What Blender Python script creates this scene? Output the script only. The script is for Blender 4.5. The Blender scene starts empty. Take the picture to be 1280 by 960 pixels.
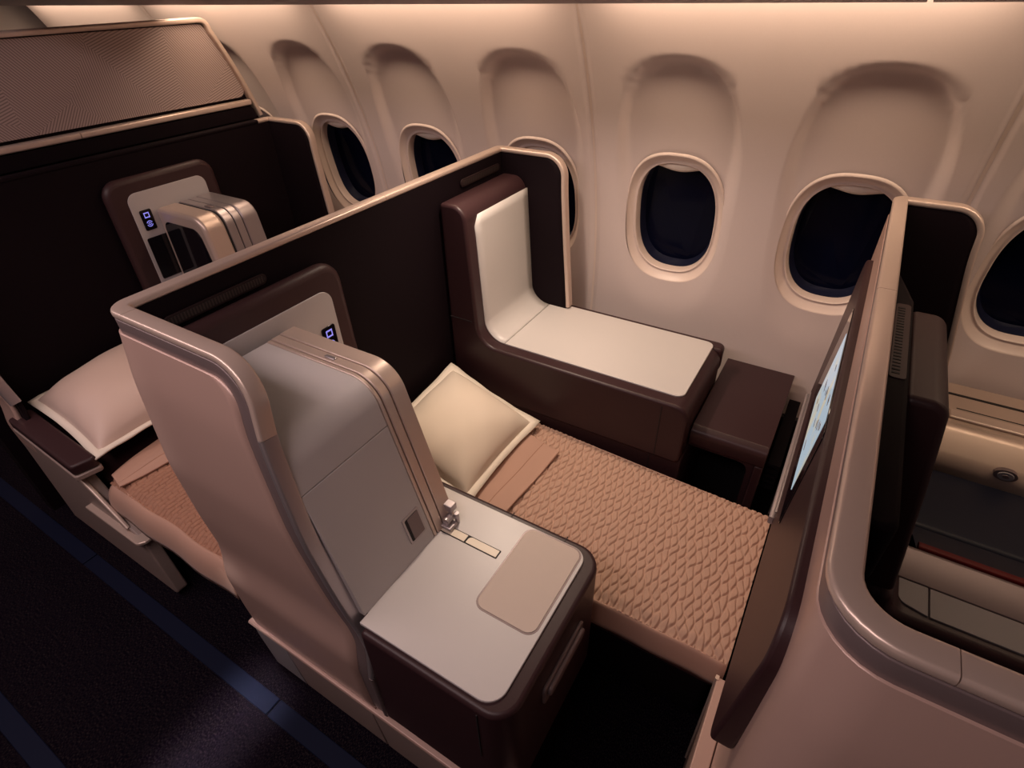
import bpy, bmesh, math, random
from mathutils import Vector, Matrix
random.seed(4)
SC = bpy.context.scene
COL = SC.collection

# ------------------------------------------------------------------ camera
RW = ((0.85405295, 0.29087311, -0.43126139),      # rows: world X, Y, Z in (right, down, forward)
      (0.51970301, -0.51283901, 0.68330442),
      (-0.02241278, -0.807706, -0.5891593))
cd = bpy.data.cameras.new('camera'); cam = bpy.data.objects.new('camera', cd); COL.objects.link(cam)
cd.sensor_width = 36; cd.lens = 696.84 / 1280 * 36; cd.clip_start = .02
m = Matrix.Identity(4)
for r in range(3):
    m[r][0] = RW[r][0]; m[r][1] = -RW[r][1]; m[r][2] = -RW[r][2]
m[0][3], m[1][3], m[2][3] = 0, 0, 1.72
cam.matrix_world = m
SC.camera = cam

# ------------------------------------------------------------------ light
w = bpy.data.worlds.new('night'); SC.world = w; w.use_nodes = True
w.node_tree.nodes['Background'].inputs[0].default_value = (.004, .0035, .006, 1)
w.node_tree.nodes['Background'].inputs[1].default_value = 1
SC.view_settings.view_transform = 'Standard'; SC.view_settings.look = 'None'
SC.view_settings.gamma = 1; SC.view_settings.use_curve_mapping = False
SC.view_settings.exposure = 0.5

def area(name, loc, direction, sx, sy, power, color, spread=180):
    l = bpy.data.lights.new(name, 'AREA'); l.shape = 'RECTANGLE'; l.size = sx; l.size_y = sy
    l.energy = power; l.color = color; l.spread = math.radians(spread)
    o = bpy.data.objects.new(name, l); COL.objects.link(o); o.location = loc
    z = -Vector(direction).normalized(); x = Vector((1, 0, 0)); x = (x - z * x.dot(z)).normalized()
    y = z.cross(x)
    o.rotation_euler = Matrix((x, y, z)).transposed().to_euler()
    return o
def spot(name, loc, target, power, color, angle, blend=.6, radius=.03):
    l = bpy.data.lights.new(name, 'SPOT'); l.energy = power; l.color = color
    l.spot_size = math.radians(angle); l.spot_blend = blend; l.shadow_soft_size = radius
    o = bpy.data.objects.new(name, l); COL.objects.link(o); o.location = loc
    o.rotation_euler = (Vector(target) - Vector(loc)).to_track_quat('-Z', 'Y').to_euler()
    return o
SEAMS = (-3.91, -2.87, -1.83, -.80, .25, 1.29)
WARM = (1, .74, .53); ROSE = (1, .78, .76)
for a, b in zip(SEAMS[:-1], SEAMS[1:]):          # valance strip lamps washing the side wall
    area('valance_light', ((a + b) / 2, 1.555, 1.705), (0, .30, -1), b - a - .17, .07, 1.9, WARM)
area('aisle_ceiling_light', (-1.55, -.25, 2.13), (0, .25, -1), 3.0, .35, 19, ROSE)
area('aisle_downlight', (-1.10, .13, 2.12), (0, 0, -1), .07, .40, .32, (1, .92, .88), 8)
spot('reading_light', (-.86, 1.30, 1.668), (-.52, 1.22, .5), 22, (1, .79, .62), 125, .9)
spot('reading_light', (-2.1, .76, 1.69), (-1.75, .55, .5), 5, (1, .74, .64), 75, .9)

# ------------------------------------------------------------------ materials
def mat(name, col, rough=.5, metal=0., noise=0., nscale=60., bump=0., bscale=200., coat=0., sheen=0., spec=.5, emis=None, estr=0.):
    M = bpy.data.materials.new(name); M.use_nodes = True
    nt = M.node_tree; p = nt.nodes['Principled BSDF']
    p.inputs['Base Color'].default_value = (*col, 1); p.inputs['Roughness'].default_value = rough
    p.inputs['Metallic'].default_value = metal; p.inputs['Coat Weight'].default_value = coat
    p.inputs['Sheen Weight'].default_value = sheen; p.inputs['Specular IOR Level'].default_value = spec
    if emis: p.inputs['Emission Color'].default_value = (*emis, 1); p.inputs['Emission Strength'].default_value = estr
    if noise or bump:
        tc = nt.nodes.new('ShaderNodeTexCoord')
    if noise:
        n = nt.nodes.new('ShaderNodeTexNoise'); n.inputs['Scale'].default_value = nscale; n.inputs['Detail'].default_value = 3
        nt.links.new(tc.outputs['Object'], n.inputs['Vector'])
        mx = nt.nodes.new('ShaderNodeMix'); mx.data_type = 'RGBA'
        mx.inputs[6].default_value = (*[c * (1 - noise) for c in col], 1); mx.inputs[7].default_value = (*[min(1, c * (1 + noise)) for c in col], 1)
        nt.links.new(n.outputs['Fac'], mx.inputs[0]); nt.links.new(mx.outputs[2], p.inputs['Base Color'])
    if bump:
        n2 = nt.nodes.new('ShaderNodeTexNoise'); n2.inputs['Scale'].default_value = bscale; n2.inputs['Detail'].default_value = 2
        nt.links.new(tc.outputs['Object'], n2.inputs['Vector'])
        b = nt.nodes.new('ShaderNodeBump'); b.inputs['Strength'].default_value = bump; b.inputs['Distance'].default_value = .001
        nt.links.new(n2.outputs['Fac'], b.inputs['Height']); nt.links.new(b.outputs[0], p.inputs['Normal'])
    return M
M_WALL = mat('sidewall_plastic', (.62, .52, .50), .45, noise=.03, nscale=300)
M_BEZEL = mat('window_bezel_plastic', (.70, .57, .51), .35)
M_PANE = mat('night_pane', (.0025, .0035, .014), .12, spec=.05)
M_REVEAL = mat('window_reveal', (.012, .014, .035), .3)
M_SHADE = mat('shade_plastic', (.74, .64, .56), .4)
M_SHELL = mat('shell_paint', (.50, .335, .285), .34, metal=.15, noise=.03, nscale=900)
M_RAIL = mat('champagne_metal', (.66, .52, .445), .34, metal=.45)
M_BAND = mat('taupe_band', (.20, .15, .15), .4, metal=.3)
M_TRIM = mat('silver_trim', (.46, .41, .42), .32, metal=.7)
M_LINER = mat('dark_liner_fabric', (.0065, .0026, .0045), .7, noise=.2, nscale=500, bump=.3, bscale=900, spec=.12)
M_BROWN = mat('brown_leather', (.036, .0155, .0175), .40, bump=.15, bscale=500, spec=.32)
M_BROWN2 = mat('brown_surround', (.044, .020, .021), .45, bump=.1, bscale=600, spec=.35)
M_WHITE = mat('pale_laminate', (.57, .535, .52), .38, noise=.02, nscale=700)
M_WHITE2 = mat('pale_leatherette', (.52, .48, .475), .45, noise=.02, nscale=500)
M_MAT = mat('beige_mat', (.56, .46, .40), .6, noise=.04, nscale=900)
M_GAP = mat('shadow_gap', (.012, .009, .010), .7)
M_CREAM = mat('cream_plate', (.80, .70, .56), .4)
M_QUILT = mat('quilt_cotton', (.49, .305, .225), .75, noise=.06, nscale=700, bump=.2, bscale=1200, sheen=.15)
M_QUILT2 = mat('woven_blanket', (.36, .18, .115), .8, noise=.12, nscale=500, sheen=.1)
M_HEM = mat('blanket_hem', (.47, .28, .21), .75, noise=.04, nscale=800, sheen=.1)
M_PILLOW = mat('pillow_cotton', (.74, .63, .52), .7, noise=.03, nscale=900, sheen=.15)
M_PILLOW2 = mat('pillow_sateen', (.62, .46, .39), .5, noise=.03, nscale=900, sheen=.2)
M_PIPE = mat('pillow_piping', (.80, .71, .60), .6)
M_BASE = mat('seat_base_plastic', (.30, .225, .20), .4)
M_BLACK = mat('black_glass', (.006, .005, .008), .06)
M_DARK = mat('dark_plastic', (.004, .0025, .004), .7, spec=.1)
M_NAVY = mat('navy_leather', (.007, .009, .021), .5, bump=.1, bscale=500, spec=.25)
M_RED = mat('red_trim', (.11, .006, .006), .5, spec=.2)
M_PALE_SHADED = mat('shaded_pale_laminate', (.21, .185, .19), .45)  # pale laminate darkened: shade inside the front suite put into the colour
M_GREY = mat('grey_plastic', (.30, .28, .29), .45)
M_LEDGE = mat('ledge_metal', (.52, .40, .33), .35, metal=.35)
M_BIN = mat('bin_plastic', (.20, .15, .16), .5)
M_CEIL = mat('ceiling_plastic', (.55, .46, .43), .6)
M_PATH = mat('floor_path_strip', (.005, .0075, .024), .6, spec=.1)
M_ICON = mat('icon_glow', (.3, .3, .9), .5, emis=(.28, .28, 1), estr=.45)
M_LAMP = mat('valance_lens', (1, .8, .6), .5, emis=(1, .70, .42), estr=2.0)

def carpet():
    M = mat('navy_carpet', (.012, .012, .022), .95); nt = M.node_tree; p = nt.nodes['Principled BSDF']
    tc = nt.nodes.new('ShaderNodeTexCoord'); mp = nt.nodes.new('ShaderNodeMapping'); mp.inputs['Scale'].default_value = (420, 160, 1)
    n = nt.nodes.new('ShaderNodeTexNoise'); n.inputs['Scale'].default_value = 1; n.inputs['Detail'].default_value = 1
    cr = nt.nodes.new('ShaderNodeValToRGB'); cr.color_ramp.elements[0].position = .48; cr.color_ramp.elements[1].position = .70
    cr.color_ramp.elements[0].color = (.0028, .0013, .0050, 1); cr.color_ramp.elements[1].color = (.024, .018, .020, 1)
    nt.links.new(tc.outputs['Object'], mp.inputs[0]); nt.links.new(mp.outputs[0], n.inputs['Vector'])
    nt.links.new(n.outputs['Fac'], cr.inputs[0]); nt.links.new(cr.outputs[0], p.inputs['Base Color'])
    return M
M_CARPET = carpet(); M_CARPET.node_tree.nodes['Principled BSDF'].inputs['Specular IOR Level'].default_value = .04

def engraved():
    """straight-sided zones, each engraved with parallel lines in its own direction"""
    M = mat('engraved_panel', (.46, .36, .34), .42, metal=.2); nt = M.node_tree; p = nt.nodes['Principled BSDF']; L = nt.links.new
    tc = nt.nodes.new('ShaderNodeTexCoord'); sp = nt.nodes.new('ShaderNodeSeparateXYZ'); L(tc.outputs['Object'], sp.inputs[0])
    cb = nt.nodes.new('ShaderNodeCombineXYZ'); L(sp.outputs['Y'], cb.inputs[0]); L(sp.outputs['Z'], cb.inputs[1])
    v = nt.nodes.new('ShaderNodeTexVoronoi'); v.voronoi_dimensions = '2D'; v.inputs['Scale'].default_value = 3.4; L(cb.outputs[0], v.inputs['Vector'])
    sc = nt.nodes.new('ShaderNodeSeparateColor'); L(v.outputs['Color'], sc.inputs[0])
    def mth(op, a, b=None):
        n = nt.nodes.new('ShaderNodeMath'); n.operation = op
        for i, q in enumerate((a, b)):
            if q is None: continue
            if isinstance(q, (int, float)): n.inputs[i].default_value = q
            else: L(q, n.inputs[i])
        return n.outputs[0]
    ang = mth('MULTIPLY', mth('ROUND', mth('MULTIPLY', sc.outputs[0], 5)), math.pi / 5)
    u = mth('ADD', mth('MULTIPLY', sp.outputs['Y'], mth('COSINE', ang)), mth('MULTIPLY', sp.outputs['Z'], mth('SINE', ang)))
    s = mth('SINE', mth('MULTIPLY', u, 2 * math.pi / .0080))
    cr = nt.nodes.new('ShaderNodeValToRGB'); cr.color_ramp.elements[0].position = .15; cr.color_ramp.elements[1].position = .55
    cr.color_ramp.elements[0].color = (.23, .170, .165, 1); cr.color_ramp.elements[1].color = (.46, .355, .33, 1)
    L(mth('ADD', mth('MULTIPLY', s, .5), .5), cr.inputs[0]); L(cr.outputs[0], p.inputs['Base Color'])
    return M
M_ENGR = engraved()

def vent_mat():
    M = mat('vent_mesh', (.10, .07, .065), .5, metal=.3); nt = M.node_tree; p = nt.nodes['Principled BSDF']; L = nt.links.new
    tc = nt.nodes.new('ShaderNodeTexCoord'); wv = nt.nodes.new('ShaderNodeTexWave'); wv.bands_direction = 'Y'; wv.inputs['Scale'].default_value = 45
    L(tc.outputs['Object'], wv.inputs['Vector'])
    cr = nt.nodes.new('ShaderNodeValToRGB'); cr.color_ramp.elements[0].color = (.006, .004, .004, 1); cr.color_ramp.elements[1].color = (.055, .035, .033, 1)
    L(wv.outputs['Fac'], cr.inputs[0]); L(cr.outputs[0], p.inputs['Base Color'])
    return M
M_VENT = vent_mat(); M_VENTF = mat('vent_frame', (.022, .011, .012), .5, spec=.25)

def screen_mat():
    M = bpy.data.materials.new('map_screen'); M.use_nodes = True; nt = M.node_tree; L = nt.links.new
    p = nt.nodes['Principled BSDF']; p.inputs['Base Color'].default_value = (.02, .02, .02, 1); p.inputs['Roughness'].default_value = .15
    tc = nt.nodes.new('ShaderNodeTexCoord'); n = nt.nodes.new('ShaderNodeTexNoise'); n.inputs['Scale'].default_value = 9; n.inputs['Detail'].default_value = 4
    L(tc.outputs['Object'], n.inputs['Vector'])
    cr = nt.nodes.new('ShaderNodeValToRGB'); e = cr.color_ramp.elements
    e[0].position = .50; e[0].color = (.50, .62, .72, 1); e[1].position = .60; e[1].color = (.70, .64, .50, 1)
    L(n.outputs['Fac'], cr.inputs[0]); L(cr.outputs[0], p.inputs['Emission Color']); p.inputs['Emission Strength'].default_value = .5
    return M
M_SCREEN = screen_mat()

# ------------------------------------------------------------------ helpers
def tag(o, label=None, cat=None, group=None, kind=None):
    if label: o['label'] = label
    if cat: o['category'] = cat
    if group: o['group'] = group
    if kind: o['kind'] = kind
    return o
def thing(name, loc, label, cat, group=None):
    o = bpy.data.objects.new(name, None); COL.objects.link(o); o.location = loc; o.empty_display_size = .1
    return tag(o, label, cat, group)
def mesh(name, vs, fs, mt, parent=None, smooth=True, bevel=0, seg=2, solid=0, off=-1, auto=40):
    me = bpy.data.meshes.new(name); me.from_pydata([tuple(v) for v in vs], [], fs); me.update()
    bm = bmesh.new(); bm.from_mesh(me); bmesh.ops.recalc_face_normals(bm, faces=bm.faces) if not solid else None
    bm.to_mesh(me); bm.free()
    me.materials.append(mt)
    o = bpy.data.objects.new(name, me); COL.objects.link(o)
    if smooth:
        for p in me.polygons: p.use_smooth = True
    if solid:
        s = o.modifiers.new('solid', 'SOLIDIFY'); s.thickness = solid; s.offset = off
    if bevel:
        b = o.modifiers.new('bevel', 'BEVEL'); b.width = bevel; b.segments = seg; b.limit_method = 'ANGLE'; b.angle_limit = math.radians(38); b.harden_normals = False
    if smooth: me.set_sharp_from_angle(angle=math.radians(auto)) if not bevel else me.set_sharp_from_angle(angle=math.radians(60))
    if parent is not None:
        o.parent = parent
        o.matrix_parent_inverse = Matrix.Translation(-Vector(parent_loc(parent)))
    return o
def parent_loc(p):
    l = Vector(p.location)
    # children built in world coordinates: meshes sit at the origin, empties carry the offset
    return l
def rpoly(pts, rad, n=5):
    """polygon with rounded corners; rad = one radius or one per corner"""
    out = []; N = len(pts)
    if isinstance(rad, (int, float)): rad = [rad] * N
    for i in range(N):
        p = Vector(pts[i]); r = rad[i]
        if r <= 0: out.append(tuple(p)); continue
        a = (Vector(pts[i - 1]) - p); b = (Vector(pts[(i + 1) % N]) - p)
        la, lb = a.length, b.length; a.normalize(); b.normalize()
        th = a.angle(b); t = min(r / math.tan(th / 2), la * .49, lb * .49); r = t * math.tan(th / 2)
        c = p + (a + b).normalized() * (r / math.sin(th / 2))
        s = (p + a * t) - c; e = (p + b * t) - c
        a0 = math.atan2(s.y, s.x); a1 = math.atan2(e.y, e.x); d = (a1 - a0 + math.pi) % (2 * math.pi) - math.pi
        for k in range(n + 1):
            q = a0 + d * k / n; out.append((c.x + r * math.cos(q), c.y + r * math.sin(q)))
    return out
def rect(a0, a1, b0, b1, r=0, n=5):
    return rpoly([(a0, b0), (a1, b0), (a1, b1), (a0, b1)], r, n)
def place(plane, a, b, c):
    return {'XY': (a, b, c), 'XZ': (a, c, b), 'YZ': (c, a, b)}[plane]
def prism(name, poly, plane, lo, hi, mt, parent=None, bevel=0, seg=2, auto=40):
    n = len(poly)
    vs = [place(plane, a, b, lo) for a, b in poly] + [place(plane, a, b, hi) for a, b in poly]
    fs = [tuple(range(n))[::-1], tuple(range(n, 2 * n))] + [(i, (i + 1) % n, n + (i + 1) % n, n + i) for i in range(n)]
    return mesh(name, vs, fs, mt, parent, True, bevel, seg, auto=auto)
def box(name, x0, x1, y0, y1, z0, z1, mt, parent=None, bevel=0, seg=2):
    return prism(name, [(x0, y0), (x1, y0), (x1, y1), (x0, y1)], 'XY', z0, z1, mt, parent, bevel, seg)
def grid(name, rows, mt, parent=None, solid=0, off=-1, bevel=0, auto=40, closed=False):
    nr, nc = len(rows), len(rows[0]); vs = [v for r in rows for v in r]
    fs = [(i * nc + j, i * nc + (j + 1) % nc, (i + 1) * nc + (j + 1) % nc, (i + 1) * nc + j) for i in range(nr - 1) for j in range(nc if closed else nc - 1)]
    return mesh(name, vs, fs, mt, parent, True, bevel, 2, solid, off, auto)
def sweep(name, path, normals, sec, mt, parent=None, auto=40):
    """sec: list of (n, u): along the given normal and along T x N"""
    rows = []; N = len(path)
    for i in range(N):
        T = (Vector(path[min(i + 1, N - 1)]) - Vector(path[max(i - 1, 0)])).normalized()
        n = Vector(normals[i]); n = (n - T * n.dot(T)).normalized(); u = T.cross(n)
        rows.append([Vector(path[i]) + n * a + u * b for a, b in sec])
    k = len(sec); vs = [v for r in rows for v in r]
    fs = [(i * k + j, i * k + (j + 1) % k, (i + 1) * k + (j + 1) % k, (i + 1) * k + j) for i in range(N - 1) for j in range(k)]
    fs += [tuple(range(k))[::-1], tuple(range((N - 1) * k, N * k))]
    return mesh(name, vs, fs, mt, parent, True, auto=auto)
def lin(tbl, z):
    if z <= tbl[0][0]: return tbl[0][1]
    for (a, va), (b, vb) in zip(tbl[:-1], tbl[1:]):
        if z <= b:
            t = (z - a) / (b - a); return va + (vb - va) * t
    return tbl[-1][1]
def spl(tbl, z, h=.02):
    return sum(lin(tbl, z + h * k) for k in (-1.5, -.75, 0, .75, 1.5)) / 5
def sstep(a, b, x):
    t = max(0, min(1, (x - a) / (b - a))); return t * t * (3 - 2 * t)

# ------------------------------------------------------------------ the cabin shell
WR, WZ, WY = 1.78, .75, .11                       # side wall: arc about (WY, WZ)
def wy(z): return WY + math.sqrt(WR * WR - (z - WZ) ** 2)
def wpt(x, z, d=0):
    y = wy(z); n = Vector((y - WY, z - WZ)) / WR
    return Vector((x, y + n.x * d, z + n.y * d))

floor = tag(box('floor', -4.2, 1.6, -1.75, 1.95, -.05, 0, M_CARPET), 'dark navy carpeted cabin floor with fine woven flecks', kind='structure')
for i, y in enumerate((.268, -.155)):
    for k, (a, b) in enumerate(((-4.1, -2.05), (-2.045, -1.03), (-1.025, 1.5))):
        s = box('floor_path_strip', a, b, y - .026, y + .026, .0, .006, M_PATH, floor, .002)
wall = bpy.data.objects.new('wall_window_side', None); COL.objects.link(wall)
tag(wall, 'curved pale rose cabin side wall with scalloped window recesses', kind='structure')
WINX = [-.52 + .5135 * k for k in range(-6, 4)]
WZC = 1.025
def outline(t, hw, hh, e=2.5):
    c, s = math.cos(t), math.sin(t)
    return (math.copysign(abs(c) ** (2 / e), c) * hw, math.copysign(abs(s) ** (2 / e), s) * hh)
def recess(x, z):
    """outward push of the sculpted recess round a window centre (x relative)"""
    zc, hh = 1.10, .445
    q = (z - zc) / hh
    hw = .205 + .012 * q
    e = 2.5 if q > 0 else 3.0
    r = (abs(x / hw) ** e + abs(q) ** e) ** (1 / e)
    depth = .014 + .024 * max(0, min(1, (z - .95) / .55))
    k = sstep(-.2, .75, q); r0 = .62 + .28 * k
    return depth * sstep(1.0, r0, r)
def bay(xc, xl, xr):
    """one window bay: rings from the opening to the panel edge"""
    z0, z1 = .02, 1.735
    angs = sorted(set([round(2 * math.pi * k / 112, 6) for k in range(112)] + [round(math.atan2(b - WZC, a - xc) % (2 * math.pi), 6) for a in (xl, xr) for b in (z0, z1)]))
    rows = []
    rings = [0, .02] + [.02 + .98 * (k / 64) for k in range(1, 65)]
    for f in rings:
        row = []
        for t in angs:
            c, s = math.cos(t), math.sin(t)
            ix, iz = .165 * c / (abs(c) ** 2.6 + abs(s * .165 / .225) ** 2.6) ** (1 / 2.6), .165 * s / (abs(c) ** 2.6 + abs(s * .165 / .225) ** 2.6) ** (1 / 2.6)
            k = min([(xr - xc) / c if c > 1e-9 else 9e9, (xl - xc) / c if c < -1e-9 else 9e9, (z1 - WZC) / s if s > 1e-9 else 9e9, (z0 - WZC) / s if s < -1e-9 else 9e9])
            ox, oz = k * c, k * s
            x, z = ix + (ox - ix) * f, WZC + iz + (oz - iz) * f
            d = recess(x, z)
            e = min(abs(xc + x - SEAMN[0]), abs(xc + x - SEAMN[1]))
            d += .007 * (1 - sstep(0, .022, e))
            row.append(wpt(xc + x, z, d))
        rows.append(row)
    return rows
for a, b in zip(SEAMS[:-1], SEAMS[1:]):
    cs = [x for x in WINX if a < x < b]
    if not cs: continue
    SEAMN = (a, b); vs = []; fs = []
    edges = [a + .003] + [(p + q) / 2 for p, q in zip(cs[:-1], cs[1:])] + [b - .003]
    for i, xc in enumerate(cs):
        rows = bay(xc, edges[i], edges[i + 1]); nc = len(rows[0]); o0 = len(vs)
        vs += [v for r in rows for v in r]
        fs += [(o0 + r * nc + j, o0 + r * nc + (j + 1) % nc, o0 + (r + 1) * nc + (j + 1) % nc, o0 + (r + 1) * nc + j) for r in range(len(rows) - 1) for j in range(nc)]
    p = mesh('wall_panel', vs, fs, M_WALL, wall, auto=80)
    # thin moulding lip beside the joint
    zs = [.05 + 1.68 * k / 40 for k in range(41)]
    sweep('joint_strip', [wpt(b, z, .012) for z in zs], [(1, 0, 0)] * 41, [(-.004, -.006), (.004, -.006), (.003, .006), (-.003, .006)], M_BEZEL, wall)
for i, xc in enumerate(WINX):
    if xc > 1.25: continue
    base = recess(0, WZC)
    win = bpy.data.objects.new('window_%d' % (i + 1), None); COL.objects.link(win); win.location = (xc, wy(WZC), WZC)
    tag(win, 'rounded cabin window with pale bezel and a dark night pane', kind='structure')
    prof = [(1.035, .003), (1.02, -.003), (1.0, -.0035), (.985, .001), (.94, .010), (.90, .016), (.865, .018), (.85, .014), (.835, .014), (.825, .020), (.81, .05)]
    rows = []
    for s, d in prof:
        row = []
        for k in range(72):
            x, z = outline(2 * math.pi * k / 72, .165 * s, (.225 * s if s > .9 else .225 * .9 - (.9 - s) * .165), 2.6)
            row.append(wpt(xc + x, WZC + z, base + d))
        rows.append(row)
    rows2 = rows
    grid('bezel', rows2, M_BEZEL, win, auto=80, closed=True)
    zz = .225 * .9 - (.9 - .81) * .165
    rv = [[wpt(xc + outline(2 * math.pi * k / 72, .81 * .165, zz, 2.6)[0] * s, WZC + outline(2 * math.pi * k / 72, .81 * .165, zz, 2.6)[1] * s, base + d) for k in range(72)] for s, d in ((1.0, .049), (.97, .075), (.94, .09))]
    grid('reveal', rv, M_REVEAL, win, auto=80, closed=True)
    pv = [wpt(xc + outline(2 * math.pi * k / 72, .8 * .165, zz * 1.01, 2.6)[0], WZC + outline(2 * math.pi * k / 72, .8 * .165, zz * 1.01, 2.6)[1], base + .089) for k in range(72)]
    mesh('pane', pv, [tuple(range(72))], M_PANE, win, smooth=False)
    # the raised blind: its lens-shaped pull shows under the top of the opening
    hw = .083; rows = []
    for r in range(7):
        row = []
        for k in range(21):
            u = -1 + 2 * k / 20; arch = zz * (1 - abs(u * .60) ** 2.6) ** (1 / 2.6)
            top = arch + .006; bot = arch - .034 * (1 - u * u) ** 1.1 + .003
            v = r / 6; z = top + (bot - top) * v
            row.append(wpt(xc + u * hw, WZC + z, base + .040 - .022 * math.sin(math.pi * v) * (1 - u * u)))
        rows.append(row)
    grid('window_blind', rows, M_SHADE, win, solid=.006, off=0, auto=80)

# opposite half of the cabin, plain, to close the space
rows = [[Vector((x, -wy(z) + .22, z)) for x in (-4.2, -2, 0, 1.6)] for z in [.0 + 1.75 * k / 12 for k in range(13)]]
tag(grid('wall_far_side', rows, M_WALL), 'plain curved cabin wall on the far side of the aisle', kind='structure')
rows = [[(x, y, 2.16 - .10 * abs((y + .1) / 1.1) ** 3) for x in (-4.2, 1.6)] for y in [-.75 + 1.48 * k / 16 for k in range(17)]]
tag(grid('ceiling', rows, M_CEIL), 'pale curved cabin ceiling above the aisle', kind='structure')
tag(box('wall_aft', -4.25, -4.2, -1.75, 1.95, 0, 2.2, M_WALL), 'plain wall closing the rear of the cabin', kind='structure')
tag(box('wall_forward', 1.6, 1.65, -1.75, 1.95, 0, 2.2, M_WALL), 'plain wall closing the front of the cabin', kind='structure')
binp = rpoly([(1.50, 1.664), (1.50, 1.684), (1.42, 1.80), (1.45, 2.05), (.80, 2.05), (.68, 1.78), (.74, 1.715)], [.008, .01, .03, .0, .05, .05, .03])
BL = ['dark overhead bin above the rear divider', 'dark overhead bin above the broad beds', 'dark overhead bin above the front shell']
for i, (a, b) in enumerate(((-4.1, -1.505), (-1.495, .005), (.015, 1.55))):
    t = thing('overhead_bin', ((a + b) / 2, 1.1, 1.664), BL[i], 'overhead bin', 'overhead bins')
    prism('bin_body', binp, 'YZ', a, b, M_BIN, t)
    prism('bin_latch', rect(.66, .70, 1.74, 1.765, .008), 'YZ', (a + b) / 2 - .08, (a + b) / 2 + .08, M_TRIM, t)
for i, (a, b) in enumerate(zip(SEAMS[:-1], SEAMS[1:])):
    p = prism('valance_lamp', rect(1.50, 1.56, 1.712, 1.728, .006), 'YZ', a + .07, b - .07, M_LAMP)
    tag(p, 'glowing warm strip lamp tucked between the bin and the side wall', 'strip lamp', 'valance lamps')

# ------------------------------------------------------------------ seat shells
SHELL_Y = [(.10, .354), (.24, .352), (.36, .345), (.50, .340), (.545, .351), (.60, .359), (.73, .350), (.89, .345), (1.10, .359), (1.24, .380)]
ZT = 1.245
class Shell:
    def __init__(s, x0, f1, f2, r1=.055, r2=.03, y2=1.742, rf1=.085, rf2=.07):
        s.x0, s.f1, s.f2, s.r1, s.r2, s.y2, s.rf1, s.rf2 = x0, f1, f2, r1, r2, y2, rf1, rf2
    def xf(s, z, tbl, r, zt):
        zc = zt - r
        if z <= zc: return s.x0 + spl(tbl, z)
        return s.x0 + spl(tbl, zc) - r + math.sqrt(max(0, r * r - (z - zc) ** 2))
    def plan(s, z, e=0, off=0):
        """plan line at height z, inset e from the free edges, pushed inwards by off: [(x, y, nx, ny)]"""
        zt = ZT - e
        y1 = spl(SHELL_Y, z, .015)
        xa = s.xf(z + 0, s.f1, s.rf1 - e * .6, zt) - e; xb = s.xf(z, s.f2, s.rf2 - e * .6, zt) - e
        pts = []
        for k in range(12): pts.append((xa + (s.x0 + s.r1 - xa) * k / 12, y1, 0, -1))
        for k in range(9):
            t = math.pi / 2 * k / 8; pts.append((s.x0 + s.r1 - s.r1 * math.sin(t), y1 + s.r1 - s.r1 * math.cos(t), -math.sin(t), -math.cos(t)))
        ya, yb = y1 + s.r1, s.y2 - s.r2
        for k in range(1, 24): pts.append((s.x0, ya + (yb - ya) * k / 24, -1, 0))
        for k in range(7):
            t = math.pi / 2 * k / 6; pts.append((s.x0 + s.r2 - s.r2 * math.cos(t), yb + s.r2 * math.sin(t), -math.cos(t), math.sin(t)))
        for k in range(1, 11): pts.append((s.x0 + s.r2 + (xb - s.x0 - s.r2) * k / 10, s.y2, 0, 1))
        return [(x - nx * off, y - ny * off, nx, ny) for x, y, nx, ny in pts]
    def skin(s, z0, e, off, n=56):
        zt = ZT - e; zs = [z0 + (zt - .10 - z0) * k / n for k in range(n)] + [zt - .10 * (1 - math.sin(math.pi / 2 * k / 12)) for k in range(13)]
        return [[Vector((x, y, z)) for x, y, _, _ in s.plan(min(z, zt - 1e-6), e, off)] for z in zs]
    def edge(s, e, off, za, zb):
        """free edge line: up the aisle wing, round the top, down the window wing"""
        zt = ZT - e; P = []; N = []
        def zl(a, r): return [a + (zt - r - a) * k / 18 for k in range(18)] + [zt - r + r * math.sin(math.pi / 2 * k / 10) for k in range(10)]
        for z in zl(za, s.rf1 - e * .6):
            q = s.plan(z, e, off)[0]; P.append((q[0], q[1], z)); N.append((0, -1, 0))
        for q in s.plan(zt - 1e-6, e, off): P.append((q[0], q[1], zt)); N.append((q[2], q[3], 0))
        for z in zl(zb, s.rf2 - e * .6)[::-1]:
            q = s.plan(z, e, off)[-1]; P.append((q[0], q[1], z)); N.append((0, 1, 0))
        return P, N
def rsec(hn, hu, r, sh=0):
    return [(a, b + sh) for a, b in rect(-hn, hn, -hu, hu, r, 4)]
F1B = [(.10, .525), (.45, .53), (.585, .532), (.64, .507), (.83, .465), (.99, .432), (1.12, .410), (1.3, .400)]
F2B = [(.3, .33), (.72, .313), (.95, .293), (1.12, .280), (1.3, .275)]
F1A = [(.10, .22), (.50, .20), (.66, .16), (1.3, .12)]
F1C = [(.10, .62), (.45, .60), (1.3, .56)]
F2C = [(.3, .35), (.795, .275), (1.12, .215), (1.3, .20)]
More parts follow.
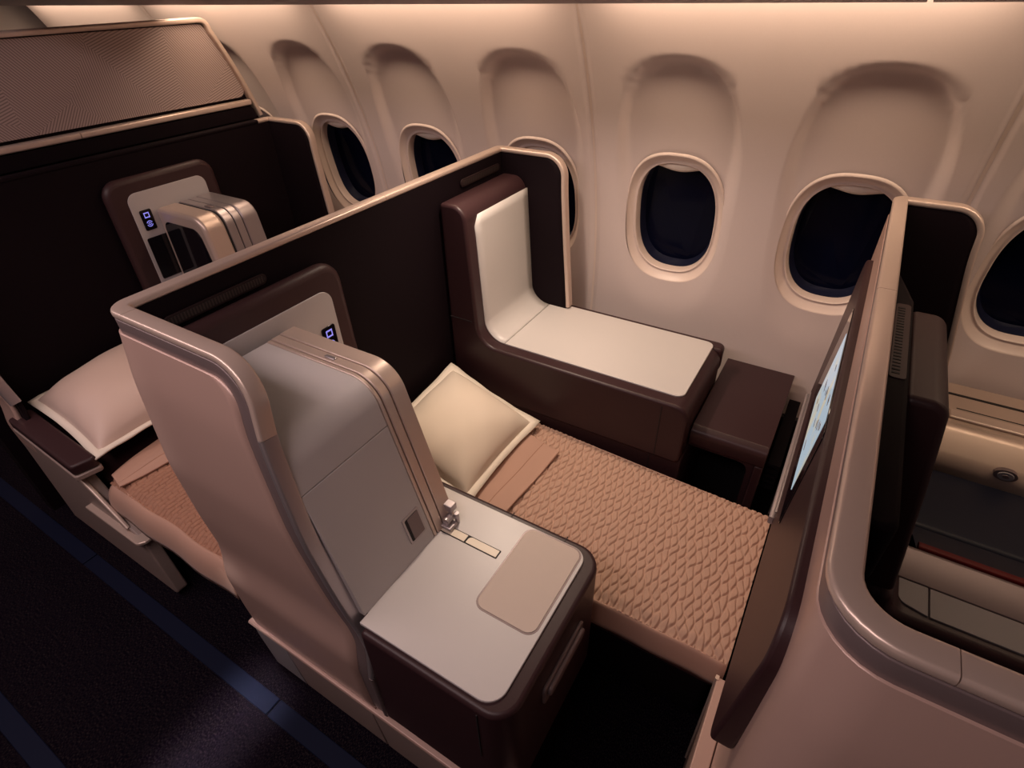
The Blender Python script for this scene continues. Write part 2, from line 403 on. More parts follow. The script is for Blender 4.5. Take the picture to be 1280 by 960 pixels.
def build_shell(x0, f1, f2, label, za, zb, r1=.042, dark_back=False):
    S = Shell(x0, f1, f2, r1)
    t = thing('seat_shell', (x0, 1.0, 0), label, 'seat shell', 'seat shells')
    grid('outer_shell', S.skin(.272, .043, .002), M_SHELL, t, solid=.014, off=1)
    grid('inner_liner', S.skin(.03, .012, .0175), M_LINER, t, solid=.013, off=1)
    P, N = S.edge(.030, .0165, za, zb)
    sweep('trim_band', P, N, rsec(.0125, .016, .002), M_LINER if dark_back else M_BAND, t)
    P, N = S.edge(.005, .0165, za, zb)
    # the rail is made of lengths butted together
    n = len(P); parts = [(0, 4, M_BAND), (4, 17, M_TRIM), (17, 39, M_RAIL), (39, 61, M_RAIL), (61, n - 1, M_RAIL)]
    if dark_back: parts = [(0, 17, M_TRIM), (17, 42, M_RAIL), (42, 71, M_LINER), (71, n - 1, M_RAIL)]
    for a, b, mt in parts:
        pp = [Vector(q) for q in P[a:b + 1]]; nn = N[a:b + 1]
        if a: pp[0] = pp[0] + (pp[1] - pp[0]).normalized() * .0012
        w_ = .0165
        sweep('top_rail' if mt != M_BAND else 'lower_trim', pp, nn, rsec(w_, .0075, .0055), mt, t, auto=60)
    return t, S
shA, SA = build_shell(-2.34, F1A, F2B, 'dark lined seat shell standing in front of the engraved divider', .62, .66, dark_back=True)
shB, SB = build_shell(-1.13, F1B, F2B, 'rose tan seat shell with champagne rail wrapping the cream pillow bed', .29, .70)
shC, SC_ = build_shell(.08, F1C, F2C, 'rose tan seat shell carrying the map screen on its back', .29, .70, .075)

def vent(parent, x, y0, y1, z, h=.0125):
    v = prism('vent', rect(y0, y1, z - h, z + h, h * .95, 6), 'YZ', x, x + .003, M_VENTF, parent, .001)
    prism('vent_mesh', rect(y0 + .006, y1 - .006, z - h + .005, z + h - .005, (h - .005) * .95, 6), 'YZ', x + .003, x + .004, M_VENT, v)
LX = .034
prism('footwell_cheek', rect(.046, .080, .42, .765, .006), 'XY', 0, .43, M_SHELL, shC, .002)
prism('footwell_edge', rect(.042, .050, .757, .768, .002), 'XY', 0, .432, M_RAIL, shC)
vent(shB, -1.13 + LX, .455, .70, 1.182); vent(shB, -1.13 + LX, 1.46, 1.69, 1.190)

def surround(parent, x0, y0, y1, zt, zb, depth=.035):
    x = x0 + LX
    prism('panel_surround', rpoly([(y0, zb), (y1 + .02, zb), (y1, zt), (y0, zt)], [.02, .02, .06, .06], 8), 'YZ', x - .004, x + depth, M_BROWN2, parent, .022, 4)
    return x + depth
# B: surround, pale panel, switch plate
def icons(parent, x, y, z, s=1.0):
    p = prism('switch_plate', rect(y - .022 * s, y + .022 * s, z - .038 * s, z + .038 * s, .006), 'YZ', x, x + .003, M_BLACK, parent, .001)
    k = x + .003
    for q in ([(-.010, .008), (.010, .008), (.010, .012), (-.010, .012)], [(-.010, .024), (.010, .024), (.010, .028), (-.010, .028)], [(-.010, .012), (-.007, .012), (-.007, .024), (-.010, .024)], [(.007, .012), (.010, .012), (.010, .024), (.007, .024)]):
        prism('icon_seat', [(y + a * s, z + b * s) for a, b in q], 'YZ', k, k + .0006, M_ICON, p)
    for a0, a1, r0, r1 in ((.3, 2.8, .009, .0115), (3.4, 6.0, .009, .0115), (0, 6.2, .0035, .0055)):
        n = 10; arc = [(y + r1 * s * math.cos(a0 + (a1 - a0) * i / n), z - .014 * s + r1 * s * math.sin(a0 + (a1 - a0) * i / n)) for i in range(n + 1)] + [(y + r0 * s * math.cos(a0 + (a1 - a0) * i / n), z - .014 * s + r0 * s * math.sin(a0 + (a1 - a0) * i / n)) for i in range(n, -1, -1)]
        prism('icon_lamp', arc, 'YZ', k, k + .0006, M_ICON, p)
xs = surround(shB, -1.13, .40, .885, 1.165, .60)
pb = prism('back_panel', rpoly([(.43, .67), (.845, .67), (.835, 1.105), (.43, 1.105)], [.01, .01, .035, .035], 8), 'YZ', xs, xs + .004, M_WHITE2, shB, .001)
icons(shB, xs + .004, .800, .975)
xsA = surround(shA, -2.34, .935, 1.37, 1.165, .60)
pa = prism('back_panel', rpoly([(1.0, .67), (1.325, .67), (1.315, 1.112), (1.0, 1.112)], [.01, .01, .035, .035], 8), 'YZ', xsA, xsA + .004, M_WHITE2, shA, .001)
icons(shA, xsA + .004, 1.045, 1.01)
icons(shA, xsA + .004, 1.305, .985)
prism('control_screen', rect(1.012, 1.20, .78, .945, .006), 'YZ', xsA + .004, xsA + .007, M_BLACK, shA, .001)
prism('control_screen', rect(1.012, 1.20, .68, .765, .006), 'YZ', xsA + .004, xsA + .007, M_BLACK, shA, .001)

# ------------------------------------------------------------------ plinths under the aisle side
def base_rail():
    t = thing('seat_plinth', (-.7, .37, 0), 'taupe plinth with panel joints under the aisle-side shell', 'plinth')
    prof = [(.362, .02), (.352, .20), (.352, .262), (.40, .262), (.40, .02)]
    for a, b in ((-1.118, -.985), (-.982, -.665), (-.662, -.20)):
        prism('plinth_panel', prof, 'YZ', a, b, M_GREY if b < -.98 else M_BASE, t, .003)
    prism('plinth_cap', rpoly([(.342, .262), (.40, .262), (.40, .272), (.345, .272)], .003), 'YZ', -1.118, -.20, M_SHELL, t)
    box('plinth_core', -1.11, -.21, .37, .40, 0, .2, M_DARK, t)
base_rail()

# ------------------------------------------------------------------ aisle-side console of the middle suite
def aisle_console():
    t = thing('aisle_console', (-.6, .55, 0), 'brown leather console with a pale desk top beside the aisle', 'console')
    plan = rpoly([(-1.075, .385), (-.60, .385), (-.60, .348), (-.250, .348), (-.250, .772), (-1.075, .772)], [0, 0, .01, .055, .06, .0], 8)
    prism('console_body', plan, 'XY', .30, .664, M_BROWN, t, .016, 4)
    plan2 = rpoly([(-1.07, .405), (-.285, .405), (-.285, .745), (-1.07, .745)], [0, .05, .05, 0], 6)
    prism('console_base', plan2, 'XY', 0, .31, M_DARK, t)
    top = prism('desk_top', rpoly([(-1.07, .39), (-.612, .39), (-.612, .364), (-.283, .364), (-.283, .752), (-1.07, .752)], [0, 0, 0, .04, .035, 0], 8), 'XY', .660, .669, M_WHITE, t, .0015)
    prism('inset_groove', rect(-.438, -.291, .512, .750, .025, 6), 'XY', .6685, .6694, M_BAND, top)
    prism('beige_inset', rect(-.434, -.295, .516, .746, .022, 6), 'XY', .6690, .6705, M_MAT, top, .0005)
    prism('slot_frame', rect(-.640, -.455, .633, .657, .002), 'XY', .6685, .6696, M_GAP, top)
    prism('slot_plate', rect(-.637, -.545, .6355, .6545, .001), 'XY', .6690, .6706, M_CREAM, top)
    prism('slot_plate', rpoly([(-.540, .6355), (-.458, .6355), (-.458, .6545), (-.540, .6545)], [.001, .001, .001, .012]), 'XY', .6690, .6706, M_CREAM, top)
    for x in (-.49, -.345): box('edge_joint', x - .0012, x + .0012, .753, .7722, .6635, .6648, M_GAP, t)
    h = prism('handset_dock', rpoly([(.475, .515), (.655, .515), (.655, .575), (.475, .575)], .012), 'YZ', -.251, -.243, M_BAND, t, .003)
    prism('handset', rpoly([(.485, .540), (.645, .540), (.645, .568), (.485, .568)], .012), 'YZ', -.244, -.234, M_BAND, h, .004, 3)
    for k in range(4): prism('handset_key', rect(.50 + .035 * k, .515 + .035 * k, .522, .532, .004), 'YZ', -.244, -.240, M_TRIM, h)
    # thin dark seam in the aisle face
    box('body_joint', -.316, -.314, .346, .3495, .47, .645, M_GAP, t)
aisle_console()

def profile(x0, dx, z0, zt, r, shrink=0):
    """side profile of the storage case: upright back, rounded top front, leaning front"""
    return rpoly([(x0 + shrink, z0 + 0), (x0 + dx + .09 - shrink, z0), (x0 + dx - .012 - shrink, zt - shrink), (x0 + shrink, zt - shrink)], [0, .0, r, .012], 10)
def front_x(z, xa, za, xb, zb): return xa + (xb - xa) * (z - za) / (zb - za)
# storage case of the middle suite
def case_b():
    t = thing('storage_case', (-.85, .55, .669), 'pale storage case with champagne rims standing on the brown console', 'storage case', 'storage cases')
    z0, zt = .6695, 1.075; xa, xb = -.612, -.722           # front edge: foot, top
    xk = -1.036
    def pr(s=0, z_lo=z0, r=.075): return rpoly([(xk, z_lo), (front_x(z_lo, xa, z0, xb, zt) - s, z_lo), (xb - s, zt - s), (xk, zt - s)], [0, 0, r, .01], 12)
    prism('case_core', pr(.006), 'XZ', .400, .684, M_GAP, t)
    zj = .975
    prism('case_door', [(front_x(z0, xa, z0, xb, zt) - .10, z0), (front_x(z0, xa, z0, xb, zt), z0), (front_x(zj - .002, xa, z0, xb, zt), zj - .002), (front_x(zj, xa, z0, xb, zt) - .10, zj - .002)], 'XZ', .380, .612, M_WHITE2, t, .001)
    up = rpoly([(xk, zj), (front_x(zj, xa, z0, xb, zt), zj), (xb, zt), (xk, zt)], [0, 0, .075, .01], 12)
    prism('case_hood', up, 'XZ', .380, .612, M_WHITE2, t, .001)
    for a, b, s in ((.6135, .6225, -.001), (.6255, .6475, -.002), (.6505, .690, -.003)):
        prism('case_rim', pr(s), 'XZ', a, b, M_RAIL, t, .002)
    c = box('case_button', -.87, -.84, .632, .642, zt + .001, zt + .005, M_TRIM, t, .002)
    # recessed pull on the door
    def onf(y, z, d): 
        n = Vector((zt - z0, 0, xa - xb)).normalized(); return Vector((front_x(z, xa, z0, xb, zt), y, z)) + n * d
    def plate(name, y0, y1, za_, zb_, d0, d1, mt, par, r=.003):
        q = rect(y0, y1, za_, zb_, r, 3); n = len(q)
        return mesh(name, [onf(a, b, d0) for a, b in q] + [onf(a, b, d1) for a, b in q], [tuple(range(n))[::-1], tuple(range(n, 2 * n))] + [(i, (i + 1) % n, n + (i + 1) % n, n + i) for i in range(n)], mt, par)
    f = plate('pull_frame', .548, .600, .705, .772, -.001, .0025, M_TRIM, t)
    plate('pull_recess', .553, .595, .710, .767, .0025, .003, M_GAP, f)
    plate('pull_flap', .560, .594, .711, .766, .003, .0045, M_BAND, f)
    # hinge
    h = box('hinge_leaf', -.632, -.600, .668, .690, .700, .720, M_TRIM, t, .002)
    prism('hinge_knuckle', [(-.605 + .010 * math.cos(k * math.pi / 8), .688 + .010 * math.sin(k * math.pi / 8)) for k in range(16)], 'XZ', .648, .672, M_TRIM, h)
    box('hinge_foot', -.630, -.585, .640, .668, .6712, .681, M_TRIM, h, .002)
    prism('hinge_pin', [(-.592 + .006 * math.cos(k * math.pi / 6), .676 + .006 * math.sin(k * math.pi / 6)) for k in range(12)], 'XY', .671, .700, M_TRIM, h)
case_b()
def case_a():
    t = thing('storage_case', (-2.1, 1.2, .669), 'aluminium storage case with a black glass side by the rear shell', 'storage case', 'storage cases')
    z0, zt = .669, 1.045; xk, xa, xb = -2.262, -1.93, -1.985
    def pr(s=0, r=.06): return rpoly([(xk, z0), (xa - s, z0), (xb - s, zt - s), (xk, zt - s)], [0, 0, r, .02], 10)
    prism('case_core', pr(.005), 'XZ', 1.09, 1.30, M_GAP, t)
    for a, b, bv in ((1.082, 1.168, .014), (1.173, 1.206, .002), (1.210, 1.240, .002), (1.244, 1.312, .006)):
        prism('case_rim', pr(0), 'XZ', a, b, M_RAIL if a < 1.1 else M_TRIM, t, bv, 3)
    q = rpoly([(xk + .028, z0 + .01), (xa - .03, z0 + .01), (xb - .032, zt - .045), (xk + .028, zt - .045)], [.01, .01, .045, .035], 8)
    prism('glass_side', q, 'XZ', 1.079, 1.084, M_BLACK, t, .001)
    box('case_button', -2.10, -2.06, 1.180, 1.198, zt, zt + .004, M_BAND, t, .002)
case_a()

# ------------------------------------------------------------------ window-side console (L shaped)
def window_console():
    t = thing('window_console', (-.65, 1.55, 0), 'brown L-shaped side console with pale back and top beside the windows', 'console')
    L = rpoly([(-1.092, .47), (-.236, .47), (-.236, .688), (-.975, .688), (-1.0, 1.165), (-1.092, 1.165)], [0, .02, .045, .075, .055, .01], 9)
    prism('console_body', L, 'XZ', 1.338, 1.712, M_BROWN, t, .026, 4)
    box('side_skirt', -1.08, -.2335, 1.352, 1.70, 0, .475, M_BROWN, t, .006)
    for x in (-.335,): box('skirt_joint', x - .001, x + .001, 1.3505, 1.353, .02, .46, M_GAP, t)
    box('body_joint', -.318, -.3155, 1.3365, 1.345, .475, .672, M_GAP, t)
    box('body_joint', -1.09, -1.0, 1.3365, 1.345, .772, .7745, M_GAP, t)
    # pale back following the L
    prof = []
    for k in range(12): z = 1.125 - (1.125 - .772) * k / 11; prof.append((-.9985 + (1.165 - z) * .0524, z, 0, 0))
    c = (-.900, .766)
    x_end = prof[-1][0]
    for k in range(1, 13):
        a = math.pi + math.pi / 2 * k / 12; prof.append((c[0] + (c[0] - x_end) * math.cos(a), c[1] + .0755 * math.sin(a) , 0, 0))
    rows = []
    for i, (x, z, _, _) in enumerate(prof):
        d = prof[0][1] - z; y0 = 1.384
        if d < .022: y0 += .022 - math.sqrt(max(0, .022 ** 2 - (.022 - d) ** 2))
        rows.append([Vector((x, y0 + (1.712 - y0) * j / 8, z)) for j in range(9)])
    grid('back_panel', rows, M_WHITE, t, solid=.005, off=0)
    prism('top_panel', rpoly([(-.898, 1.384), (-.270, 1.384), (-.270, 1.738), (-.898, 1.738)], [0, .028, .028, 0], 8), 'XY', .684, .6925, M_WHITE, t, .0012)
    prism('console_rear_edge', rpoly([(-.86, 1.712), (-.236, 1.712), (-.236, 1.765), (-.86, 1.765)], [0, 0, .035, 0], 6), 'XY', .60, .688, M_BROWN, t, .012, 3)
window_console()
def side_locker():
    t = thing('side_locker', (-.12, 1.6, 0), 'low brown side locker with open cubby at the end of the pale-topped console', 'locker')
    top = rpoly([(1.408, .50), (1.40, .565), (1.425, .580), (1.85, .580), (1.85, .50)], [.02, .025, .01, 0, 0], 5)
    prism('locker_top', top, 'YZ', -.232, -.004, M_BROWN, t, .002)
    box('locker_side', -.030, -.004, 1.415, 1.85, 0, .50, M_BROWN, t, .004)
    prism('cubby_frame', rpoly([(-.048, 0), (-.031, 0), (-.031, .5), (-.232, .5), (-.232, .486), (-.048, .486)], [0, 0, 0, 0, 0, .03], 6), 'XZ', 1.43, 1.455, M_BROWN, t)
    box('cubby_back', -.26, .06, 1.72, 1.74, 0, .49, M_GAP, t)
    for k in range(5): box('vent_slat', .004, .04, 1.45, 1.82, .40 + .022 * k, .412 + .022 * k, M_DARK, t)
side_locker()

# ------------------------------------------------------------------ beds
def ogee(x, y):
    """leaf lattice of stitched channels: 0 in the groove, 1 on the pad"""
    p, q, A = .0108, .066, .0048
    best = 9
    n0 = math.floor(x / p)
    for n in (n0 - 1, n0, n0 + 1, n0 + 2):
        c = n * p + A * math.sin(2 * math.pi * y / q + math.pi * n)
        best = min(best, abs(x - c))
    return sstep(0, .0042, best)
def bricky(x, y):
    p, q = .016, .034
    r = math.floor(x / p); a = abs(x / p - r - .5) ; yy = y / q + (.5 if r % 2 else 0) + .12 * math.sin(x * 90); b = abs(yy - math.floor(yy) - .5)
    return min(sstep(.5, .36, a), sstep(.5, .42, b))
def bed_b():
    t = thing('seat_bed', (-.5, 1.05, 0), 'flat seat bed base under the terracotta leaf-stitched quilt', 'bed', 'seat beds')
    prism('bed_base', [(-1.085, .79), (.04, .79), (.04, 1.28), (-1.085, 1.33)], 'XY', .16, .425, M_DARK, t, .02, 3)
    prism('bed_cushion', [(-1.085, .785), (.055, .785), (.055, 1.285), (-1.085, 1.335)], 'XY', .33, .441, M_BROWN, t, .02, 3)
    q = thing('quilt', (-.5, 1.05, .45), 'terracotta leaf-stitched quilt spread over the bed under the cream pillow', 'quilt')
    x0, x1 = -1.08, .058; nx, ny = 640, 250
    rows = []
    for i in range(nx + 1):
        x = x0 + (x1 - x0) * i / nx; ya, yb = .792, 1.338 - .052 * (x - x0) / (x1 - x0)
        row = []
        for j in range(ny + 1):
            v = j / ny; y = ya + (yb - ya) * v
            ed = min(y - ya, yb - y)
            z = .451 + .0062 * ogee(x + .006 * math.sin(y * 9) + .0022 * math.sin(y * 61 + x * 23) + .0016 * math.sin(y * 103 - x * 71), y + .009 * math.sin(x * 67 + 2 * math.sin(y * 11)) + .006 * math.sin(x * 151)) + .003 * math.sin(x * 7 + y * 3) * math.sin(y * 9) - .010 * (1 - sstep(0, .03, ed))
            row.append(Vector((x, y, z)))
        rows.append(row)
    grid('quilted_top', rows, M_QUILT, q, auto=180)
    hem = []
    for k in range(9):
        s = k / 8; zz = .447 - .075 * s * s - .004 * s; yy = .7935 - .014 * math.sin(s * math.pi / 2)
        hem.append([Vector((x0 + (x1 - x0) * i / 60, yy + .0015 * math.sin(i * .7), zz + .001 * math.sin(i * .5))) for i in range(61)])
    grid('quilt_hem', hem, M_HEM, q, solid=.004, off=0)
    hem = []
    for k in range(6):
        s = k / 5
        hem.append([Vector((x0 + (x1 - x0) * i / 60, (1.338 - .052 * i / 60) - .002 + .012 * math.sin(s * math.pi / 2), .445 - .05 * s)) for i in range(61)])
    grid('quilt_hem', hem, M_HEM, q, solid=.004, off=0)
bed_b()

def pillow(name, corners, thick, mt, pipe, label, group, flange=.022, nu=44):
    """corners: head-near, foot-near, foot-far, head-far (world); puffed cushion with a flat flange"""
    A, B, C, D = [Vector(c) for c in corners]; ctr = (A + B + C + D) / 4
    nrm = (B - A).cross(D - A).normalized()
    if nrm.z < 0: nrm = -nrm
    t = thing(name, ctr, label, 'pillow', group)
    def pt(u, v): return A * (1 - u) * (1 - v) + B * u * (1 - v) + C * u * v + D * (1 - u) * v
    lu, lv = (B - A).length, (D - A).length
    def puff(u, v):
        du, dv = min(u, 1 - u) * 2, min(v, 1 - v) * 2
        h = (max(0, 1 - (1 - du) ** 2.4) ** .55) * (max(0, 1 - (1 - dv) ** 2.4) ** .55)
        return h
    def pull(u, v):   # sides drawn in between the corners
        k = .055
        uu = u + (0.5 - u) * k * 4 * v * (1 - v) ; vv = v + (0.5 - v) * k * 4 * u * (1 - u)
        return uu, vv
    rng = random.Random(hash(name) % 99 + len(label))
    ph = [rng.uniform(0, 6) for _ in range(4)]
    top, bot = [], []
    for i in range(nu + 1):
        r1, r2 = [], []
        for j in range(nu + 1):
            u, v = i / nu, j / nu; a, b = pull(u, v); h = puff(u, v)
            wr = .0035 * math.sin(u * 17 + ph[0] + v * 5) * math.sin(v * 13 + ph[1]) * (1 - h * .7) * (h > 0)
            r1.append(pt(a, b) + nrm * (h * thick * .62 + wr)); r2.append(pt(a, b) - nrm * (h * thick * .38))
        top.append(r1); bot.append(r2)
    n = nu + 1
    vs = [p for r in top for p in r] + [p for r in bot for p in r]
    fs = [(i * n + j, i * n + j + 1, (i + 1) * n + j + 1, (i + 1) * n + j) for i in range(nu) for j in range(nu)]
    o = n * n
    fs += [(o + i * n + j, o + (i + 1) * n + j, o + (i + 1) * n + j + 1, o + i * n + j + 1) for i in range(nu) for j in range(nu)]
    mesh('pillow_body', vs, fs, mt, t, auto=180)
    # flange round the seam
    ring, ring2, N = [], [], []
    for k in range(4 * 24):
        s = k // 24; f = (k % 24) / 24
        u, v = [(f, 0), (1, f), (1 - f, 1), (0, 1 - f)][s]
        a, b = pull(u, v); p = pt(a, b); d = (p - ctr); d -= nrm * d.dot(nrm)
        ou = (1 if u > .999 else -1 if u < .001 else 0); ov = (1 if v > .999 else -1 if v < .001 else 0)
        dirv = (B - A).normalized() * ou + (D - A).normalized() * ov
        w_ = .0016 * math.sin(k * .8)
        ring.append(p - dirv * .010); ring2.append(p + dirv * flange + nrm * w_)
    mid = [a * .5 + b * .5 for a, b in zip(ring, ring2)]
    grid('flange', [ring, mid, ring2], pipe, t, solid=.005, off=0, auto=180, closed=True)
    return t
pillow('pillow', ((-1.045, .86, .575), (-.725, .88, .493), (-.725, 1.265, .493), (-1.045, 1.265, .605)), .15, M_PILLOW, M_PIPE, 'cream cotton pillow with a flat flange lying on the leaf-stitched quilt', 'pillows')
pillow('pillow', ((-2.235, .437, .565), (-1.80, .412, .545), (-1.80, .80, .535), (-2.235, .83, .62)), .15, M_PILLOW2, M_PIPE, 'rose satin pillow on the bed beside the dark padded armrest', 'pillows')

def cloth(name, quad, z, mt, label, cat, group, thick=.008, hem=.035, wav=.003, par=None):
    A, B, C, D = [Vector((*q, z)) for q in quad]
    t = thing(name, (A + B + C + D) / 4, label, cat, group)
    rows = []
    for i in range(31):
        row = []
        for j in range(31):
            u, v = i / 30, j / 30
            p = A * (1 - u) * (1 - v) + B * u * (1 - v) + C * u * v + D * (1 - u) * v
            row.append(p + Vector((0, 0, wav * (math.sin(u * 9 + v * 4) + .7 * math.sin(v * 11 - u * 3)))))
        rows.append(row)
    grid('cloth_body', rows, mt, t, solid=thick, off=0, bevel=.002)
    # stitched line
    line = [rows[30 - 9][j] + Vector((0, 0, thick / 2 + .0002)) for j in range(31)]
    sweep('hem_stitch', line, [(0, 0, 1)] * 31, [(-.0006, -.0009), (.0006, -.0009), (.0006, .0009), (-.0006, .0009)], M_QUILT2, t)
    return t
cloth('folded_sheet', ((-.80, .79), (-.612, .79), (-.585, 1.205), (-.80, 1.25)), .468, M_HEM, 'plain terracotta sheet folded flat under the cream pillow', 'sheet', 'folded sheets')

def bed_a():
    t = thing('seat_bed', (-1.7, .55, 0), 'flat seat bed base under the brown woven blanket', 'bed', 'seat beds')
    box('bed_base', -2.29, -1.14, .44, .84, .15, .42, M_DARK, t, .02, 3)
    box('bed_cushion', -2.29, -1.14, .40, .86, .34, .437, M_BROWN, t, .02, 3)
    q = thing('blanket', (-1.5, .55, .45), 'brown brick-woven blanket with plain terracotta hem beside the aisle', 'blanket')
    x0, x1 = -1.765, -1.135; nx, ny = 320, 230
    rows = []
    for i in range(nx + 1):
        x = x0 + (x1 - x0) * i / nx; row = []
        for j in range(ny + 1):
            y = .385 + .46 * j / ny
            row.append(Vector((x, y, .452 + .007 * bricky(x, y) + .003 * math.sin(x * 8) * math.sin(y * 10) - .012 * (1 - sstep(0, .03, y - .385)))))
        rows.append(row)
    grid('woven_top', rows, M_QUILT2, q, auto=180)
    hem = []
    for k in range(9):
        s = k / 8
        hem.append([Vector((x0 + .01 + (x1 - x0 - .01) * i / 60, .388 - .034 * math.sin(s * math.pi / 2) + .003 * math.sin(i * .25), .446 - .012 * s - .085 * s * s)) for i in range(61)])
    grid('blanket_hem', hem, M_HEM, q, solid=.004, off=0)
    c = cloth('folded_sheet', ((-1.765, .40), (-1.69, .385), (-1.62, .83), (-1.85, .83)), .469, M_HEM, 'plain terracotta sheet turned back over the brown woven blanket', 'sheet', 'folded sheets', wav=.004)
bed_a()

def armrest():
    t = thing('armrest', (-1.95, .36, 0), 'dark padded armrest on a taupe side frame by the aisle', 'armrest')
    prism('arm_pad', rpoly([(-2.235, .338), (-1.795, .325), (-1.775, .395), (-2.235, .41)], .012), 'XY', .515, .553, M_BROWN, t, .008, 3)
    prism('arm_cap', rpoly([(-2.235, .335), (-1.79, .322), (-1.772, .398), (-2.235, .413)], .012), 'XY', .497, .515, M_BASE, t, .003)
    prism('side_frame', rpoly([(-2.30, .02), (-1.60, .02), (-1.64, .30), (-1.76, .345), (-1.90, .495), (-2.30, .495)], [0, .02, .02, .03, .03, 0], 5), 'XZ', .345, .385, M_BASE, t, .006, 3)
    prism('frame_ledge', rpoly([(-1.93, .325), (-1.62, .325), (-1.605, .345), (-1.605, .405), (-1.93, .405)], [0, .02, .01, .02, 0], 5), 'XY', .292, .304, M_RAIL, t, .003)
    P = [Vector((-1.885 + .19 * k / 14, .346, .47 - .155 * (k / 14) ** 1.25)) for k in range(15)]
    sweep('frame_handle', P, [(0, -1, 0)] * 15, rect(-.007, .007, -.010, .010, .004, 3), M_RAIL, t)
armrest()
def centre_console():
    t = thing('centre_console', (-2.0, 1.15, 0), 'brown centre console carrying the aluminium case between rear seats', 'console')
    prism('console_body', rpoly([(-2.285, .93), (-1.52, .93), (-1.52, 1.37), (-2.285, 1.37)], [0, .05, .05, 0], 6), 'XY', 0, .66, M_BROWN, t, .02, 3)
    prism('console_top', rpoly([(-2.28, .95), (-1.55, .95), (-1.55, 1.35), (-2.28, 1.35)], [0, .035, .035, 0], 6), 'XY', .66, .6685, M_WHITE, t, .001)
centre_console()

# ------------------------------------------------------------------ engraved divider behind the rear shell
def divider():
    t = thing('cabin_divider', (-2.45, 1.0, 0), 'class divider with an engraved line-pattern panel and metal frame', 'divider')
    def edge(z, d): return wy(z) - d
    def poly(za, zb, d, y0, n=10): return [(y0, za)] + [(edge(za + (zb - za) * k / n, d), za + (zb - za) * k / n) for k in range(n + 1)] + [(y0, zb)]
    prism('divider_body', poly(0, 1.607, .065, .32), 'YZ', -2.50, -2.43, M_LINER, t)
    prism('engraved_panel', rpoly([(.34, 1.325), (edge(1.325, .071), 1.325), (edge(1.45, .071), 1.45), (edge(1.60, .075), 1.60), (.34, 1.60)], [0, .03, 0, .03, 0], 6), 'YZ', -2.43, -2.418, M_ENGR, t, .001)
    # frame: bottom bar, far side bar, top bar as one bent rail in two lengths
    zs = [1.245 + (1.578 - 1.245) * k / 14 for k in range(15)]
    side = [(-2.416, edge(z, .068), z) for z in zs]
    arc = [(-2.416, edge(1.578, .068) - .035 + .035 * math.cos(math.pi / 2 * k / 6), 1.578 + .035 * math.sin(math.pi / 2 * k / 6)) for k in range(1, 7)]
    top = [(-2.416, arc[-1][1] + (.32 - arc[-1][1]) * k / 8, 1.613) for k in range(1, 9)]
    P = side + arc + top
    sweep('frame_rail', P, [(1, 0, 0)] * len(P), rect(-.018, .018, -.009, .009, .005, 3), M_RAIL, t)
    ye = edge(1.31, .075)
    for a, b in ((.32, 1.0), (1.003, ye - .01)):
        prism('frame_bar', rect(-2.43, -2.396, 1.292, 1.314, .006), 'XZ', a, b, M_RAIL, t)
    prism('lower_panel', rpoly([(.33, 1.24), (edge(1.24, .095), 1.24), (edge(1.288, .085), 1.288), (.33, 1.288)], [0, 0, .03, 0], 6), 'YZ', -2.43, -2.40, M_LINER, t)
divider()

# ------------------------------------------------------------------ map screen on the back of the front shell
def monitor():
    t = thing('monitor_unit', (.07, 1.0, .95), 'dark brown monitor housing with a lit map screen on the front shell', 'monitor')
    # housing face leans: top x = .066, foot x = .046
    def fx(z): return .046 + (z - .765) * (.070 - .046) / (1.165 - .765)
    def slab(name, poly, d0, d1, mt, par, bevel=0):
        n = len(poly)
        vs = [(fx(z) + d0, y, z) for y, z in poly] + [(fx(z) + d1, y, z) for y, z in poly]
        return mesh(name, vs, [tuple(range(n)), tuple(range(n, 2 * n))[::-1]] + [(i, (i + 1) % n, n + (i + 1) % n, n + i) for i in range(n)], mt, par, True, bevel, 3)
    out = rpoly([(.458, .765), (1.46, .765), (1.63, 1.125), (.425, 1.125)], [.03, .03, .03, .07], 8)
    hole = rpoly([(.83, .885), (1.33, .885), (1.33, 1.112), (.83, 1.112)], .012, 4)
    slab('housing', out, 0, .034, M_BROWN, t, .006)
    s = slab('screen_bezel', hole, -.002, .0, M_BLACK, t, .0005)
    slab('screen', rpoly([(.885, .930), (1.215, .930), (1.215, 1.104), (.885, 1.104)], .004, 3), -.0026, -.0018, M_SCREEN, s)
    rng = random.Random(3)
    for k in range(16):
        y = rng.uniform(.90, 1.17); z = rng.uniform(.95, 1.09); l = rng.uniform(.015, .035)
        slab('map_mark', [(y, z), (y + l, z), (y + l, z + .004), (y, z + .004)], -.0030, -.0026, M_BAND, s)
    # silver lip under the screen
    P = [(fx(.772) - .003, y, .772) for y in (.95, 1.1, 1.25, 1.45)]
    sweep('silver_lip', P, [(-1, 0, 0)] * 4, rect(-.006, .006, -.010, .010, .004, 3), M_TRIM, t)
    P = [(fx(.80) - .001, y, .80) for y in (.95, 1.1, 1.25, 1.43)]
    sweep('silver_line', P, [(-1, 0, 0)] * 4, rect(-.002, .002, -.002, .002, .0008, 2), M_TRIM, t)
monitor()

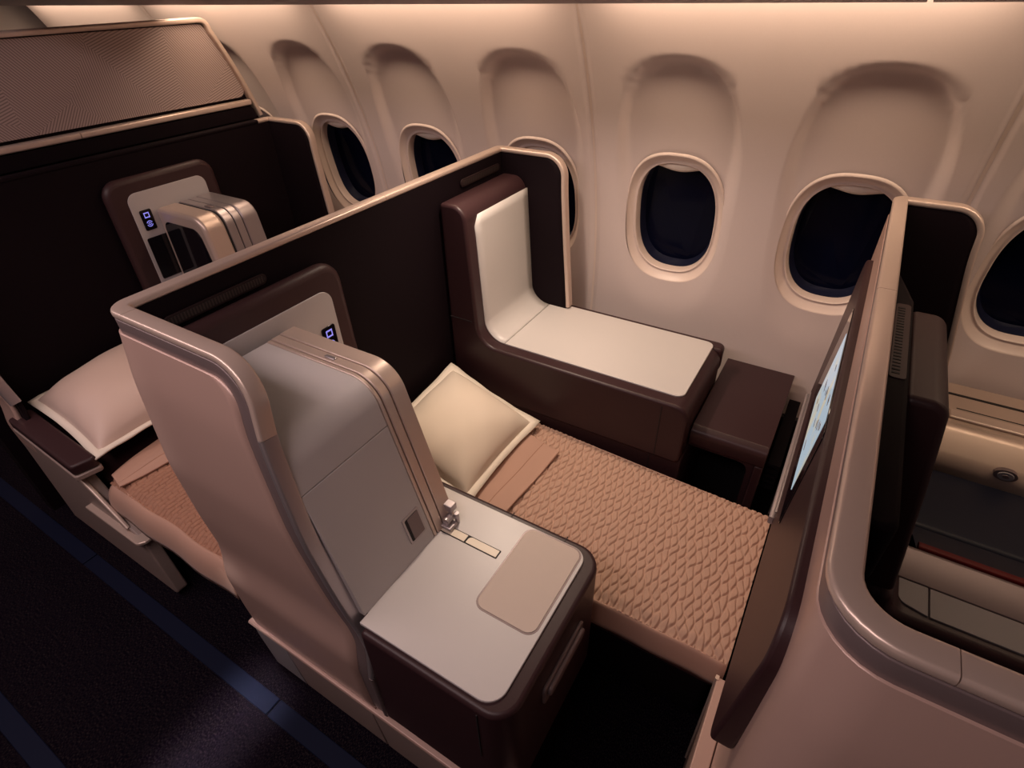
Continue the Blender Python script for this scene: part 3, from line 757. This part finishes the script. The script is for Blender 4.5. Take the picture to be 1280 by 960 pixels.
# ------------------------------------------------------------------ front suite interior
def front_console():
    t = thing('centre_console', (.4, 1.05, 0), 'dark brown L-shaped centre console with a narrow pale top inside the front shell', 'console')
    body = rpoly([(.114, .0), (1.2, .0), (1.2, .665), (.300, .665), (.288, .722), (.114, .722)], [0, 0, 0, .035, 0, 0], 9)
    prism('console_body', body, 'XZ', .925, 1.118, M_BROWN, t, .020, 4)
    bol = rpoly([(.114, .7245), (.287, .7245), (.250, .99), (.222, 1.165), (.164, 1.165), (.114, 1.08)], [0, 0, .06, .03, .012, .0], 9)
    prism('bolster', bol, 'XZ', .925, 1.26, M_BROWN2, t, .024, 4)
    prism('vent_ledge', rpoly([(.114, .60), (.160, .60), (.160, 1.27), (.114, 1.48)], [0, .02, .03, 0], 5), 'XY', 1.07, 1.178, M_LINER, t, .008, 3)
    v = prism('vent', rect(.128, .154, .95, 1.24, .008, 4), 'XY', 1.177, 1.180, M_BROWN2, t, .001)
    for k in range(23): box('vent_slot', .132, .144, .963 + .0115 * k, .968 + .0115 * k, 1.1795, 1.1808, M_GAP, v)
    prism('pale_top', rpoly([(.312, .968), (.365, .955), (.365, 1.03), (.312, 1.03)], [.02, 0, 0, 0], 5), 'XY', .664, .6695, M_PALE_SHADED, t, .001)
    prism('pale_top', rect(.368, 1.19, .955, 1.03), 'XY', .664, .6695, M_PALE_SHADED, t, .001)
    prism('taupe_rim', rpoly([(1.031, .664), (1.031, .672), (1.105, .690), (1.115, .686), (1.115, .664)], [0, .002, .004, .004, 0], 3), 'YZ', .308, 1.19, M_BAND, t)  # rim set in a darker taupe, its shade put into the colour
front_console()
def front_seat():
    t = thing('seat_cushion', (.8, 1.35, 0), 'navy leather seat cushion with red piping below the champagne ledge', 'seat')
    prism('cushion', rpoly([(1.255, .30), (1.535, .30), (1.535, .60), (1.255, .625)], [0, 0, .01, .02], 5), 'YZ', .13, 1.5, M_NAVY, t, .004)
    prism('cushion', rpoly([(1.122, .30), (1.254, .30), (1.254, .625), (1.122, .676)], [0, 0, .002, .010], 5), 'YZ', .34, 1.5, M_NAVY, t)
    prism('red_piping', rect(1.1185, 1.138, .676, .689, .005, 4), 'YZ', .34, 1.5, M_RED, t)
    prism('seat_base', rect(1.14, 1.52, 0, .30), 'YZ', .34, 1.5, M_DARK, t)
front_seat()
def window_ledge():
    t = thing('window_ledge', (.8, 1.7, 0), 'champagne window ledge with a round outlet in the front suite', 'ledge')
    prof = rpoly([(1.86, .0), (1.86, .692), (1.63, .692), (1.548, .63), (1.548, .0)], [0, .0, .05, .05, 0], 8)
    prism('ledge_top', prof, 'YZ', .36, 1.5, M_LEDGE, t, .002)
    box('ledge_slot', .40, 1.48, 1.79, 1.80, .6915, .6935, M_GAP, t)
    box('ledge_slot', .42, 1.48, 1.72, 1.724, .6915, .6928, M_GAP, t)
    box('grip_rail', .40, 1.48, 1.66, 1.70, .692, .701, M_RAIL, t, .004)
    for nm, r, d, mt in (('outlet_ring', .026, .006, M_BAND), ('outlet_cap', .018, .009, M_GREY), ('outlet_hub', .008, .011, M_BAND)):
        prism(nm, [(.545 + r * math.cos(k * math.pi / 12), .635 + r * .7 * math.sin(k * math.pi / 12)) for k in range(24)], 'XZ', 1.553 - d, 1.56, mt, t, .001)
window_ledge()
